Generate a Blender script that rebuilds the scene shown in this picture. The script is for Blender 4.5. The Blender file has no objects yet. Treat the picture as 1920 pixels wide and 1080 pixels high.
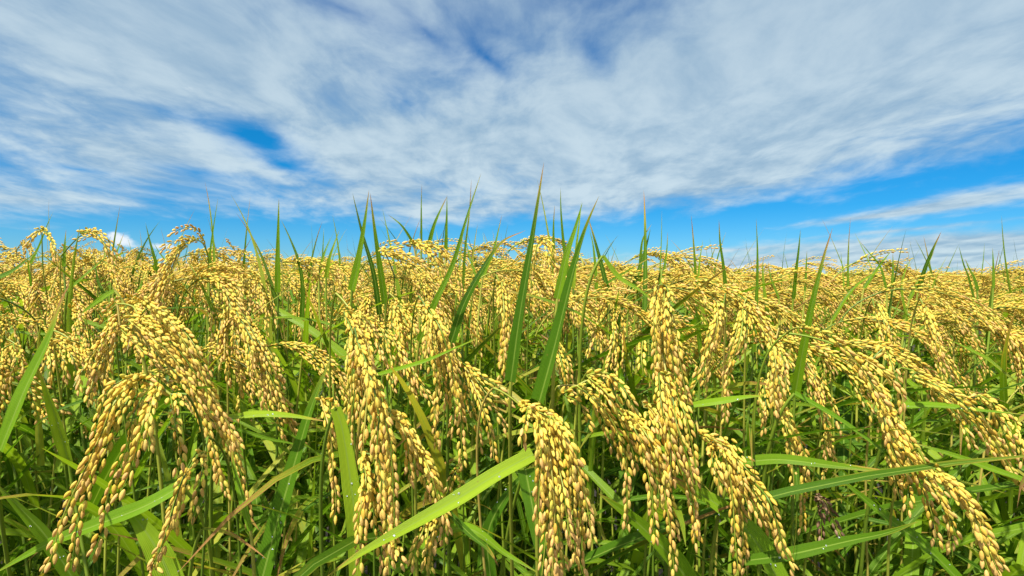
import bpy, math, random
import numpy as np
from mathutils import Vector, Matrix

random.seed(7)
RNG = np.random.default_rng(7)
S = bpy.context.scene
COL = S.collection

# ------------------------------------------------------------------ camera
CAMZ = 1.15
F = 1067.0                       # focal length in pixels of the 1920 px wide frame
PITCH = -math.atan(22 / F)
cam = bpy.data.cameras.new('camera')
camo = bpy.data.objects.new('camera', cam)
COL.objects.link(camo)
camo.location = (0, 0, CAMZ)
camo.rotation_euler = (math.pi / 2 + PITCH, 0, 0)
cam.sensor_width = 36
cam.lens = 36 * F / 1920
cam.clip_start = 0.02
cam.clip_end = 3000
S.camera = camo
CF = np.array([0, math.cos(PITCH), math.sin(PITCH)])
CU = np.array([0, -math.sin(PITCH), math.cos(PITCH)])
CR = np.array([1.0, 0, 0])
C0 = np.array([0, 0, CAMZ])


def P(px, py, d):
    return C0 + d * (CF + CR * (px - 960) / F + CU * (540 - py) / F)


def proj(p):
    v = np.asarray(p) - C0
    d = v @ CF
    return 960 + F * (v @ CR) / d, 540 - F * (v @ CU) / d


# ------------------------------------------------------------------ view, sun
S.view_settings.view_transform = 'Standard'
S.view_settings.look = 'None'
S.view_settings.gamma = 1
S.view_settings.exposure = 0.74
SUN_EL, SUN_AZ = math.radians(60), math.radians(216)   # azimuth clockwise from +Y: behind the camera, to its left
sd = Vector((math.sin(SUN_AZ) * math.cos(SUN_EL), math.cos(SUN_AZ) * math.cos(SUN_EL), math.sin(SUN_EL)))
sun = bpy.data.lights.new('sun', 'SUN')
sun.energy = 4.8
sun.angle = math.radians(1.0)
sun.color = (1.0, 0.95, 0.87)
suno = bpy.data.objects.new('sun', sun)
COL.objects.link(suno)
suno.rotation_euler = sd.to_track_quat('Z', 'Y').to_euler()
suno.location = (0, -5, 8)

# ------------------------------------------------------------------ node helper


class N:
    def __init__(s, tree):
        s.t = tree

    def new(s, typ, **kw):
        n = s.t.nodes.new(typ)
        for k, v in kw.items():
            setattr(n, k, v)
        return n

    def put(s, sock, v):
        if hasattr(v, 'is_output'):
            s.t.links.new(v, sock)
        else:
            sock.default_value = v

    def m(s, op, a, b=0.0, c=0.0, clamp=False):
        n = s.new('ShaderNodeMath', operation=op, use_clamp=clamp)
        s.put(n.inputs[0], a)
        s.put(n.inputs[1], b)
        s.put(n.inputs[2], c)
        return n.outputs[0]

    def mix(s, f, a, b, blend='MIX'):
        n = s.new('ShaderNodeMix', data_type='RGBA', blend_type=blend)
        s.put(n.inputs[0], f)
        for i, v in ((6, a), (7, b)):
            if not hasattr(v, 'is_output') and len(v) == 3:
                v = (*v, 1)
            s.put(n.inputs[i], v)
        return n.outputs[2]

    def sstep(s, x, lo, hi, a=0.0, b=1.0):
        n = s.new('ShaderNodeMapRange', interpolation_type='SMOOTHSTEP')
        s.put(n.inputs[0], x)
        n.inputs[1].default_value = lo
        n.inputs[2].default_value = hi
        n.inputs[3].default_value = a
        n.inputs[4].default_value = b
        return n.outputs[0]

    def noise(s, vec, scale, detail=4, rough=0.5, dist=0.0):
        n = s.new('ShaderNodeTexNoise')
        s.put(n.inputs['Vector'], vec)
        n.inputs['Scale'].default_value = scale
        n.inputs['Detail'].default_value = detail
        n.inputs['Roughness'].default_value = rough
        n.inputs['Distortion'].default_value = dist
        return n.outputs[0]

    def comb(s, x, y, z=0.0):
        n = s.new('ShaderNodeCombineXYZ')
        for i, v in enumerate((x, y, z)):
            s.put(n.inputs[i], v)
        return n.outputs[0]

    def sep(s, v):
        n = s.new('ShaderNodeSeparateXYZ')
        s.put(n.inputs[0], v)
        return n.outputs

    def ramp(s, f, stops):
        n = s.new('ShaderNodeValToRGB')
        s.put(n.inputs[0], f)
        e = n.color_ramp.elements
        while len(e) < len(stops):
            e.new(0.5)
        for k, (p, c) in enumerate(stops):
            e[k].position = p
            e[k].color = (*c, 1)
        return n.outputs[0]


# ------------------------------------------------------------------ world: sky and its cloud layer
W = bpy.data.worlds.new('World')
S.world = W
W.use_nodes = True
W.node_tree.nodes.clear()
n = N(W.node_tree)
tc = n.new('ShaderNodeTexCoord').outputs['Generated']
sx, sy, sz = n.sep(tc)
zc = n.m('MAXIMUM', sz, 0.0)
sky = n.new('ShaderNodeTexSky', sky_type='NISHITA', sun_disc=False)
sky.sun_elevation = SUN_EL
sky.sun_rotation = SUN_AZ
sky.altitude = 300
sky.air_density = 1.0
sky.dust_density = 0.0
sky.ozone_density = 2.5
hs = n.new('ShaderNodeHueSaturation')
n.put(hs.inputs['Color'], sky.outputs[0])
hs.inputs['Saturation'].default_value = 1.25
hs.inputs['Value'].default_value = 1.0
az = n.m('ARCTAN2', sx, sy)
hyp = n.m('SQRT', n.m('ADD', n.m('MULTIPLY', sx, sx), n.m('MULTIPLY', sy, sy)))
el = n.m('ARCTAN2', sz, hyp)
ae = n.comb(az, el, 0.0)
skyc = n.mix(1.0, hs.outputs[0], n.ramp(n.m('MULTIPLY', el, 2.0), [(0.0, (.40, .70, 1.0)), (.09, (.26, .62, .98)), (.22, (.11, .62, .97)), (.5, (.05, .74, .98)), (1, (.5, .8, 1.0))]), 'MULTIPLY')


def blob(px, py, rx, ry, rot=0.0, amp=1.0, prev=None):
    """soft spot of more or less cloud at a compass direction and height, size in degrees of sky"""
    v = P(px, py, 1) - C0
    a0, e0 = math.atan2(v[0], v[1]), math.atan2(v[2], math.hypot(v[0], v[1]))
    mp = n.new('ShaderNodeMapping', vector_type='TEXTURE')
    n.put(mp.inputs[0], ae)
    mp.inputs[1].default_value = (a0, e0, 0)
    mp.inputs[2].default_value = (0, 0, math.radians(rot))
    k = 1.0 / (F * (1 + ((px - 960) / F) ** 2) ** 0.5)
    mp.inputs[3].default_value = (rx * k, ry * k, 1)
    g = n.new('ShaderNodeTexGradient', gradient_type='QUADRATIC_SPHERE')
    n.put(g.inputs[0], mp.outputs[0])
    return n.m('MULTIPLY_ADD', g.outputs['Fac'], amp, prev if prev is not None else 0.0)


# flat cloud deck: perspective of a layer overhead
zz = n.m('ADD', zc, 0.13)
qx = n.m('DIVIDE', sx, zz)
qy = n.m('DIVIDE', sy, zz)
deck = n.comb(qx, n.m('MULTIPLY', qy, 0.55), 0.0)
warp = n.noise(deck, 1.1, 3, 0.5)
deck2 = n.comb(n.m('MULTIPLY_ADD', warp, 0.9, qx), n.m('MULTIPLY_ADD', warp, 0.7, n.m('MULTIPLY', qy, 0.5)), 0.0)
n1 = n.noise(deck2, 1.5, 5, 0.5)
deck3 = n.comb(n.m('MULTIPLY_ADD', warp, 0.5, qx), n.m('MULTIPLY_ADD', warp, 0.5, n.m('MULTIPLY', qy, 0.62)), 2.0)
n2 = n.noise(deck3, 4.0, 8, 0.60, 0.0)
n3 = n.noise(n.comb(n.m('MULTIPLY', az, 1.0), n.m('MULTIPLY', el, 5.0), 3.0), 4.0, 5, 0.52, 0.0)

cov = n.sstep(sy, 0.45, -0.1, 0.0, 0.75)      # unseen cloud cover added overhead and behind the camera as fill light
cov = blob(300, 60, 900, 330, 0, .80, prev=cov)
for b in ((960, 260, 900, 190, 0, .60), (1500, 100, 900, 380, 14, 1.0), (700, 330, 420, 130, -6, .45), (200, 300, 420, 150, -8, .35), (1900, 60, 500, 250, 0, .5),
          (1250, 330, 480, 120, 8, .50), (60, 375, 420, 50, 0, .50), (960, 20, 500, 160, -20, .3),
          # clear patches
          (490, 262, 190, 62, -16, -1.0), (530, 308, 130, 26, -10, -.45), (360, 322, 200, 22, -5, -.4), (150, 318, 120, 14, -4, -.3), (1120, 110, 110, 60, -50, -.35), (760, 190, 120, 50, -30, -.22), (915, 110, 100, 30, -35, -.42), (800, 60, 180, 30, -35, -.22), (1530, 150, 70, 34, 10, -.35),
          (640, 15, 220, 40, -12, -.35), (330, 215, 190, 26, -10, -.3), (1750, 330, 420, 42, 6, -.45), (1200, 450, 950, 85, 4, -1.0), (420, 452, 850, 82, 0, -1.05), (1450, 395, 260, 34, 8, -.5),
          # bands low on the right
          (1760, 385, 380, 30, 7, .85), (1700, 345, 330, 22, 9, .3), (1760, 455, 560, 46, 2, .75), (1450, 490, 800, 40, 1, .8), (1640, 405, 330, 13, 5, .6), (1350, 470, 420, 12, 3, .5), (1700, 430, 400, 10, 4, .45), (1900, 490, 300, 60, 0, .4)):
    cov = blob(*b, prev=cov)
dn = n.m('ADD', n.m('MULTIPLY', n.m('SUBTRACT', n1, 0.5), 1.0), n.m('MULTIPLY', n.m('SUBTRACT', n2, 0.5), 0.95))
dn = n.m('ADD', dn, n.m('MULTIPLY', n.m('SUBTRACT', n3, 0.5), n.sstep(el, 0.30, 0.10, 0.15, 0.9)))
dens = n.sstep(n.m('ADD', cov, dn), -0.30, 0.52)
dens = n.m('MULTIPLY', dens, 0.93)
# small cumulus near the horizon on the left
cu = blob(226, 449, 44, 28, 0, 1.2)
for b in ((255, 463, 60, 18, 0, .8), (312, 461, 46, 14, 0, 1.1), (212, 437, 24, 16, 0, .6), (15, 422, 60, 30, 0, .6), (590, 412, 40, 16, 0, .35), (1500, 418, 40, 16, 0, .4),
          (480, 520, 420, 13, 0, 1.0), (110, 505, 300, 20, 0, .6), (1350, 500, 420, 16, 0, .7)):
    cu = blob(*b, prev=cu)
nc = n.noise(n.comb(az, n.m('MULTIPLY', el, 1.6), 1.0), 26, 5, 0.6)
cud = n.sstep(n.m('ADD', cu, n.m('MULTIPLY', n.m('SUBTRACT', nc, 0.5), 2.0)), 0.35, 0.95)
# cloud tone: white where thin and lit, grey-blue in the thick folds
fold = n.sstep(n.m('ADD', n.m('MULTIPLY', n2, 0.75), n.m('MULTIPLY', n1, 0.55)), 0.48, 0.80)
grey = n.sstep(el, 0.12, 0.50, 0.0, 0.55)
tone = n.m('MULTIPLY', fold, 1.0)
cc = n.mix(tone, (2.6, 3.9, 5.1), (5.0, 6.1, 6.7))
cc = n.mix(grey, cc, (2.9, 4.1, 5.3), 'MIX')
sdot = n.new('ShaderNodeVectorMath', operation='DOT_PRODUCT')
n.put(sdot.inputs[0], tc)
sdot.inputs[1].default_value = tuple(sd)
cc = n.mix(n.sstep(sdot.outputs['Value'], 0.35, 1.0), cc, (10, 9.8, 9.2))      # out-of-view cloud around the sun made brighter, added to lift the fill
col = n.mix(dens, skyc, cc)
col = n.mix(cud, col, (6.8, 7.4, 7.9))
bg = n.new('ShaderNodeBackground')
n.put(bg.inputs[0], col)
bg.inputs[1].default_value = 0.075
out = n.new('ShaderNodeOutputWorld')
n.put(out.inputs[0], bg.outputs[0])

# ------------------------------------------------------------------ materials


def material(name):
    m = bpy.data.materials.new(name)
    m.use_nodes = True
    m.node_tree.nodes.clear()
    return m, N(m.node_tree)


def vary(k):
    """per-piece random (attribute) shifted by the object's own random value"""
    a = k.new('ShaderNodeAttribute', attribute_name='gv')
    r, g, b = k.sep(a.outputs['Color'])
    oi = k.new('ShaderNodeObjectInfo').outputs['Random']
    return r, g, b, oi


def mat_grain(name, dry=False):
    m, k = material(name)
    r, g, b, oi = vary(k)
    v = k.m('FRACT', k.m('ADD', r, oi))
    if dry:
        c = k.ramp(v, [(0, (.10, .05, .025)), (.5, (.30, .17, .09)), (1, (.45, .30, .19))])
    else:
        c = k.ramp(v, [(0, (.68, .42, .045)), (.30, (.80, .58, .07)), (.65, (.87, .69, .125)), (1, (.66, .60, .08))])
        pink = k.sstep(k.m('ADD', g, k.m('MULTIPLY', k.m('SUBTRACT', r, 0.5), 0.9)), 0.45, 1.15)
        c = k.mix(k.m('MULTIPLY', pink, 0.75), c, (.82, .50, .20))
        gr = k.sstep(k.m('SUBTRACT', k.m('FRACT', k.m('MULTIPLY', r, 7.3)), g), 0.55, 1.0)
        c = k.mix(k.m('MULTIPLY', gr, 0.55), c, (.42, .46, .07))
        c = k.mix(k.m('MULTIPLY', b, 0.25), c, (.72, .52, .09))
    tcn = k.new('ShaderNodeTexCoord').outputs['Object']
    nz = k.noise(tcn, 900, 2, 0.6)
    c = k.mix(k.sstep(nz, 0.4, 0.85, 0.0, 0.22), c, (.52, .34, .10))
    bs = k.new('ShaderNodeBsdfPrincipled')
    k.put(bs.inputs['Base Color'], c)
    bs.inputs['Roughness'].default_value = 0.6
    bs.inputs['Specular IOR Level'].default_value = 0.22
    tr = k.new('ShaderNodeBsdfTranslucent')
    k.put(tr.inputs[0], c)
    mx = k.new('ShaderNodeMixShader')
    mx.inputs[0].default_value = 0.28
    k.put(mx.inputs[1], bs.outputs[0])
    k.put(mx.inputs[2], tr.outputs[0])
    bp = k.new('ShaderNodeBump')
    bp.inputs['Strength'].default_value = 0.35
    bp.inputs['Distance'].default_value = 0.0006
    k.put(bp.inputs['Height'], k.noise(tcn, 1500, 2, 0.5))
    k.put(bs.inputs['Normal'], bp.outputs[0])
    o = k.new('ShaderNodeOutputMaterial')
    k.put(o.inputs[0], mx.outputs[0])
    return m


def mat_leaf(name, tint=None):
    """gv: r random, g along the blade (0 base, 1 tip), b across (0..1); 'lime' widens to yellow-green"""
    m, k = material(name)
    r, g, b, oi = vary(k)
    v = k.m('FRACT', k.m('ADD', r, oi))
    if tint is None:
        c = k.ramp(v, [(0, (.045, .13, .005)), (.35, (.10, .22, .007)), (.7, (.19, .33, .012)), (.90, (.28, .42, .025)), (.97, (.42, .42, .05)), (1, (.46, .33, .10))])
    elif tint == 'dark':
        c = k.ramp(v, [(0, (.05, .15, .006)), (1, (.09, .22, .009))])
    elif tint == 'lime':
        c = k.ramp(v, [(0, (.22, .40, .016)), (1, (.32, .47, .024))])
    else:
        c = k.ramp(v, [(0, (.13, .29, .008)), (1, (.20, .37, .012))])
    tcn = k.new('ShaderNodeTexCoord').outputs['Object']
    # long streaks that follow the blade
    st = k.noise(k.comb(k.m('MULTIPLY', b, 14.0), k.m('MULTIPLY', g, 1.5), v), 1.0, 4, 0.6)
    c = k.mix(k.sstep(st, 0.3, 0.75, 0.0, 0.5), c, k.mix(1.0, c, (1.5, 1.35, 1.3), 'MULTIPLY'))
    veins = k.m('SINE', k.m('MULTIPLY', b, 95.0))
    c = k.mix(k.sstep(veins, 0.2, 1.0, 0.0, 0.22), c, (.22, .36, .03))
    rib = k.sstep(k.m('ABSOLUTE', k.m('SUBTRACT', b, 0.5)), 0.02, 0.07, 0.75, 0.0)
    c = k.mix(rib, c, (.30, .44, .07))
    # ageing from the tip: yellow, then straw, then brown
    blot = k.noise(k.comb(k.m('MULTIPLY', b, 3.0), k.m('MULTIPLY', g, 4.0), k.m('MULTIPLY', v, 30.0)), 1.0, 3, 0.6)
    age = k.m('ADD', g, k.m('MULTIPLY', k.m('SUBTRACT', blot, 0.5), 0.45))
    edge = k.m('MULTIPLY', k.m('ABSOLUTE', k.m('SUBTRACT', b, 0.5)), 0.22)
    age = k.m('ADD', age, k.m('ADD', edge, k.m('MULTIPLY', k.m('SUBTRACT', k.m('FRACT', k.m('MULTIPLY', v, 5.7)), 0.6), 0.35)))
    c = k.mix(k.sstep(age, 0.80, 1.05), c, (.50, .42, .05))
    c = k.mix(k.sstep(age, 0.95, 1.06), c, (.46, .24, .08))
    spk = k.noise(tcn, 260, 3, 0.7)
    c = k.mix(k.sstep(spk, 0.68, 0.76, 0.0, 0.5), c, (.30, .20, .05))
    bs = k.new('ShaderNodeBsdfPrincipled')
    k.put(bs.inputs['Base Color'], c)
    bs.inputs['Roughness'].default_value = 0.40
    bs.inputs['Specular IOR Level'].default_value = 0.30
    bp = k.new('ShaderNodeBump')
    bp.inputs['Strength'].default_value = 0.5
    bp.inputs['Distance'].default_value = 0.0005
    k.put(bp.inputs['Height'], veins)
    k.put(bs.inputs['Normal'], bp.outputs[0])
    tr = k.new('ShaderNodeBsdfTranslucent')
    k.put(tr.inputs[0], k.mix(1.0, c, (1.25, 1.25, .6), 'MULTIPLY'))
    mx = k.new('ShaderNodeMixShader')
    mx.inputs[0].default_value = 0.38
    k.put(mx.inputs[1], bs.outputs[0])
    k.put(mx.inputs[2], tr.outputs[0])
    o = k.new('ShaderNodeOutputMaterial')
    k.put(o.inputs[0], mx.outputs[0])
    return m


def mat_stem():
    m, k = material('stem_green')
    r, g, b, oi = vary(k)
    c = k.ramp(k.m('FRACT', k.m('ADD', r, oi)), [(0, (.09, .16, .010)), (.5, (.19, .27, .018)), (.85, (.32, .33, .04)), (1, (.42, .32, .07))])
    bs = k.new('ShaderNodeBsdfPrincipled')
    k.put(bs.inputs['Base Color'], c)
    bs.inputs['Roughness'].default_value = 0.45
    o = k.new('ShaderNodeOutputMaterial')
    k.put(o.inputs[0], bs.outputs[0])
    return m


def mat_plain(name, stops, scale, rough=0.95):
    m, k = material(name)
    tcn = k.new('ShaderNodeTexCoord').outputs['Object']
    c = k.ramp(k.noise(tcn, scale, 8, 0.65), stops)
    bs = k.new('ShaderNodeBsdfPrincipled')
    k.put(bs.inputs['Base Color'], c)
    bs.inputs['Roughness'].default_value = rough
    bp = k.new('ShaderNodeBump')
    bp.inputs['Strength'].default_value = 0.7
    k.put(bp.inputs['Height'], k.noise(tcn, scale * 3, 6, 0.7))
    k.put(bs.inputs['Normal'], bp.outputs[0])
    o = k.new('ShaderNodeOutputMaterial')
    k.put(o.inputs[0], bs.outputs[0])
    return m


M_GRAIN = mat_grain('ripe_grain')
M_DRY = mat_grain('dry_grain', True)
M_LEAF = mat_leaf('leaf_green')
M_DARK = mat_leaf('leaf_dark', 'dark')
M_MID = mat_leaf('leaf_mid', 'mid')
M_LIME = mat_leaf('leaf_lime', 'lime')
M_STEM = mat_stem()
M_DEW, k_ = material('dew')
b_ = k_.new('ShaderNodeBsdfPrincipled')
b_.inputs['Base Color'].default_value = (.92, .96, 1, 1)
b_.inputs['Roughness'].default_value = 0.03
b_.inputs['IOR'].default_value = 1.33
b_.inputs['Transmission Weight'].default_value = 0.75
k_.put(k_.new('ShaderNodeOutputMaterial').inputs[0], b_.outputs[0])
M_SOIL = mat_plain('wet_soil', [(0.3, (.010, .008, .005)), (.7, (.035, .026, .014))], 12)
M_FAR = mat_plain('far_canopy', [(0.32, (.12, .18, .02)), (.5, (.38, .31, .06)), (.7, (.52, .42, .09))], 9)

# ------------------------------------------------------------------ mesh building with numpy


def unit(v):
    v = np.asarray(v, float)
    return v / (np.linalg.norm(v, axis=-1, keepdims=True) + 1e-12)


def grain_template(seg, ts):
    """husked grain along +Z from 0 to 1, unit length, pointed at the tip"""
    prof = []
    for t in ts:
        w = math.sin(math.pi * min(1, t ** 0.86)) ** 0.72
        prof.append((t, w))
    V = [(0, 0, 0)]
    for t, w in prof:
        for s in range(seg):
            a = 2 * math.pi * s / seg
            ridge = 1.0 + 0.05 * math.cos(3 * a)
            V.append((0.205 * w * math.cos(a) * ridge, 0.158 * w * math.sin(a) * ridge, t))
    V.append((0.03, 0, 1.04))
    T = []
    nr = len(prof)
    for s in range(seg):
        s2 = (s + 1) % seg
        T.append((0, 1 + s2, 1 + s))
        for q in range(nr - 1):
            a, b2 = 1 + q * seg + s, 1 + q * seg + s2
            c, d = a + seg, b2 + seg
            T += [(a, b2, d), (a, d, c)]
        T.append((1 + (nr - 1) * seg + s, 1 + (nr - 1) * seg + s2, len(V) - 1))
    return np.array(V), np.array(T)


G0 = grain_template(8, (0.06, 0.2, 0.42, 0.66, 0.86))
G1 = grain_template(5, (0.14, 0.48, 0.82))
G2 = grain_template(4, (0.45,))
G3 = grain_template(3, (0.5,))


class Geo:
    """collects triangles with the gv attribute and a material index"""

    def __init__(s):
        s.V, s.T, s.A, s.M, s.n = [], [], [], [], 0

    def add(s, V, T, A, mi=0):
        s.V.append(V)
        s.T.append(T + s.n)
        s.A.append(A)
        s.M.append(np.full(len(T), mi, np.int32))
        s.n += len(V)

    def merged(s):
        return np.vstack(s.V), np.vstack(s.T), np.vstack(s.A), np.concatenate(s.M)

    def mesh(s, name, mats):
        V, T, A, M = s.merged()
        me = bpy.data.meshes.new(name)
        me.vertices.add(len(V))
        me.vertices.foreach_set('co', V.astype(np.float32).ravel())
        me.loops.add(len(T) * 3)
        me.loops.foreach_set('vertex_index', T.astype(np.int32).ravel())
        me.polygons.add(len(T))
        me.polygons.foreach_set('loop_start', np.arange(0, len(T) * 3, 3, dtype=np.int32))
        me.polygons.foreach_set('material_index', M)
        me.polygons.foreach_set('use_smooth', np.ones(len(T), bool))
        for m in mats:
            me.materials.append(m)
        at = me.color_attributes.new('gv', 'FLOAT_COLOR', 'POINT')
        A4 = np.ones((len(A), 4), np.float32)
        A4[:, :3] = A
        at.data.foreach_set('color', A4.ravel())
        me.update(calc_edges=True)
        me.validate()
        return me


def spline(pts, step=0.002, cnt=None):
    pts = np.asarray(pts, float)
    if len(pts) == 2:
        pts = np.array([pts[0], (pts[0] + pts[1]) / 2, pts[1]])
    p = np.vstack([2 * pts[0] - pts[1], pts, 2 * pts[-1] - pts[-2]])
    res = []
    for i in range(1, len(p) - 2):
        t = np.linspace(0, 1, 14, endpoint=False)[:, None]
        a, b, c, d = p[i - 1], p[i], p[i + 1], p[i + 2]
        res.append(0.5 * ((2 * b) + (c - a) * t + (2 * a - 5 * b + 4 * c - d) * t ** 2 + (3 * b - a - 3 * c + d) * t ** 3))
    res.append(pts[-1:])
    q = np.vstack(res)
    L = np.concatenate([[0], np.cumsum(np.linalg.norm(np.diff(q, axis=0), axis=1))])
    k = cnt or max(3, int(L[-1] / step) + 1)
    s = np.linspace(0, L[-1], k)
    return np.stack([np.interp(s, L, q[:, j]) for j in range(3)], 1), L[-1]


def tangents(q):
    return unit(np.gradient(q, axis=0))


def tube(geo, q, r0, r1, seg=5, mi=0, rnd=None):
    T = tangents(q)
    ref = np.array([0.31, 0.95, 0.05])
    A = unit(np.cross(T, ref))
    B = np.cross(T, A)
    m = len(q)
    r = np.linspace(r0, r1, m)[:, None]
    rings = [q + r * (A * math.cos(2 * math.pi * s / seg) + B * math.sin(2 * math.pi * s / seg)) for s in range(seg)]
    V = np.stack(rings, 1).reshape(-1, 3)
    i = np.arange(m - 1)[:, None] * seg
    s = np.arange(seg)[None, :]
    a, b = i + s, i + (s + 1) % seg
    c, d = a + seg, b + seg
    Tt = np.concatenate([np.stack([a, b, d], -1).reshape(-1, 3), np.stack([a, d, c], -1).reshape(-1, 3)])
    At = np.zeros((len(V), 3))
    At[:, 0] = random.random() if rnd is None else rnd
    At[:, 1] = np.repeat(np.linspace(0, 1, m), seg)
    geo.add(V, Tt, At, mi)


def grains(geo, q, tmpl, size=0.0072, space=0.0038, mi=0, hue=0.0, start=0.06, rows=1.0):
    """grains in alternating rows along a branch curve"""
    L = np.concatenate([[0], np.cumsum(np.linalg.norm(np.diff(q, axis=0), axis=1))])
    tot = L[-1]
    s = np.arange(tot * start, tot - size * 0.4, space)
    if len(s) < 2:
        return
    s = s + RNG.uniform(-.0009, .0009, len(s))
    s = np.clip(s, 0, tot)
    C = np.stack([np.interp(s, L, q[:, j]) for j in range(3)], 1)
    TT = tangents(q)
    T = unit(np.stack([np.interp(s, L, TT[:, j]) for j in range(3)], 1))
    A = unit(np.cross(T, np.array([0.1, 0.97, 0.12])))
    B = np.cross(T, A)
    k = len(s)
    ph = (np.arange(k) % 2) * math.pi + RNG.normal(0, 0.75, k)
    O = A * np.cos(ph)[:, None] + B * np.sin(ph)[:, None]
    tilt = RNG.uniform(0.10, 0.34, k)[:, None]
    Z = unit(T + O * tilt)
    spin = RNG.uniform(0, 2 * math.pi, k)
    X0 = unit(np.cross(Z, O))
    Y0 = np.cross(Z, X0)
    X = X0 * np.cos(spin)[:, None] + Y0 * np.sin(spin)[:, None]
    Y = np.cross(Z, X)
    sc = size * RNG.uniform(0.86, 1.1, k)
    wid = sc * RNG.uniform(0.92, 1.12, k) * rows
    V, Tr = tmpl
    R = (V[None, :, 0:1] * X[:, None, :] * wid[:, None, None] + V[None, :, 1:2] * Y[:, None, :] * wid[:, None, None] +
         V[None, :, 2:3] * Z[:, None, :] * sc[:, None, None]) + (C + O * (0.0016 * rows))[:, None, :]
    nv = len(V)
    F_ = (Tr[None] + (np.arange(k) * nv)[:, None, None]).reshape(-1, 3)
    At = np.zeros((k * nv, 3))
    At[:, 0] = np.repeat(RNG.random(k), nv)
    At[:, 1] = np.repeat(s / tot, nv)
    At[:, 2] = hue
    geo.add(R.reshape(-1, 3), F_, At, mi)


def blade(geo, q, width, normal, mi=0, rnd=None, across=4, fold=0.22, twist=0.0, base=0.55, g0=0.0, wave=0.0, sharp=False):
    """leaf blade along q; normal is the direction its upper face looks at (one vector)"""
    m = len(q)
    T = tangents(q)
    nrm = np.asarray(normal, float)
    SD = unit(np.cross(T, nrm))
    NN = np.cross(SD, T)
    if twist:
        a = np.linspace(0, twist, m)[:, None]
        SD, NN = SD * np.cos(a) + NN * np.sin(a), NN * np.cos(a) - SD * np.sin(a)
    t = np.linspace(0, 1, m)
    w = np.minimum(1, base + (1 - base) * np.minimum(1, t / 0.3)) * np.clip((1 - t) / 0.62, 0, 1) ** 0.72
    if sharp:
        w = np.minimum(1, 0.85 + t) * (1 - t) ** 0.80
    w = np.maximum(w, 0.012) * width / 2
    u = np.linspace(-1, 1, across + 1)
    lift = fold * np.abs(u)
    rip = wave * np.sin(t * 19 + 2.0 * random.random())[:, None]
    V = q[:, None, :] + SD[:, None, :] * (w[:, None] * u)[:, :, None] + NN[:, None, :] * (w[:, None] * (lift + rip * np.sign(u) * 0.6))[:, :, None]
    V = V.reshape(-1, 3)
    c1 = across + 1
    i = (np.arange(m - 1)[:, None] * c1)
    s = np.arange(across)[None]
    a, b = i + s, i + s + 1
    c, d = a + c1, b + c1
    Tt = np.concatenate([np.stack([a, b, d], -1).reshape(-1, 3), np.stack([a, d, c], -1).reshape(-1, 3)])
    At = np.zeros((len(V), 3))
    At[:, 0] = random.random() if rnd is None else rnd
    At[:, 1] = np.repeat(g0 + (1 - g0) * t, c1)
    At[:, 2] = np.tile((u + 1) / 2, m)
    geo.add(V, Tt, At, mi)


# ------------------------------------------------------------------ scene objects


def mesh_obj(name, me, parent=None):
    o = bpy.data.objects.new(name, me)
    COL.objects.link(o)
    if parent is not None:
        o.parent = parent
    return o


def plant_root(loc, label=None, group=None):
    e = bpy.data.objects.new('rice_plant', None)
    COL.objects.link(e)
    e.empty_display_size = 0.05
    e.location = loc
    e['category'] = 'rice plant'
    if label:
        e['label'] = label
    if group:
        e['group'] = group
    return e


# ground and far canopy
def sheet(name, x0, x1, y0, y1, z, mat, kind, label=None, cat=None):
    g = Geo()
    g.add(np.array([(x0, y0, z), (x1, y0, z), (x1, y1, z), (x0, y1, z)], float), np.array([(0, 1, 2), (0, 2, 3)]), np.zeros((4, 3)))
    o = mesh_obj(name, g.mesh(name, [mat]))
    o['kind'] = kind
    return o


gr = sheet('ground', -900, 900, -60, 1600, 0, M_SOIL, 'structure')
gr['label'] = 'dark wet soil under the rice'
gr['category'] = 'ground'


def hnoise(x, y):
    return (math.sin(1.9 * x + 0.7) * math.cos(1.3 * y + 1.1) + 0.6 * math.sin(3.7 * x - 1.2 * y + 2) + 0.35 * math.sin(6.1 * x + 4.9 * y))


def top_z(x, y):
    """height of the ripe canopy: a little lower at the edge of the field where the camera stands"""
    base = np.interp(y, [0.3, 0.45, 0.58, 0.70, 0.85, 1.0, 1.6, 2.5, 6, 15], [1.03, 1.075, 1.113, 1.138, 1.155, 1.164, 1.162, 1.152, 1.144, 1.135])
    ax = x / max(y, .3)
    side = 0.015 * math.exp(-((ax + .05) / .28) ** 2) + 0.008 * math.exp(-((ax + .85) / .3) ** 2) - 0.024 * (1 / (1 + math.exp(-(ax - .38) * 9)))
    b = base + side * min(1, 1.6 / y) + 0.017 * hnoise(x, y) * min(1, 0.4 + y / 2)
    return b


# --- random panicles as templates: neck at the origin, droop towards +X
def axis_curve(L, th0, th1, bow=0.0):
    k = 24
    p = np.zeros((k, 3))
    for i in range(1, k):
        s = (i - 0.5) / (k - 1)
        th = th0 + (th1 - th0) * (s ** 0.75)
        d = np.array([math.sin(th), bow * math.sin(s * 3), math.cos(th)])
        p[i] = p[i - 1] + d / np.linalg.norm(d) * L / (k - 1)
    return p


def hang(p0, d0, L, g=0.9, k=14):
    p = np.zeros((k, 3))
    p[0] = p0
    d = unit(d0)
    for i in range(1, k):
        p[i] = p[i - 1] + d * L / (k - 1)
        d = unit(d + np.array([0, 0, -1]) * g * (1.6 / k))
    return p


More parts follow.
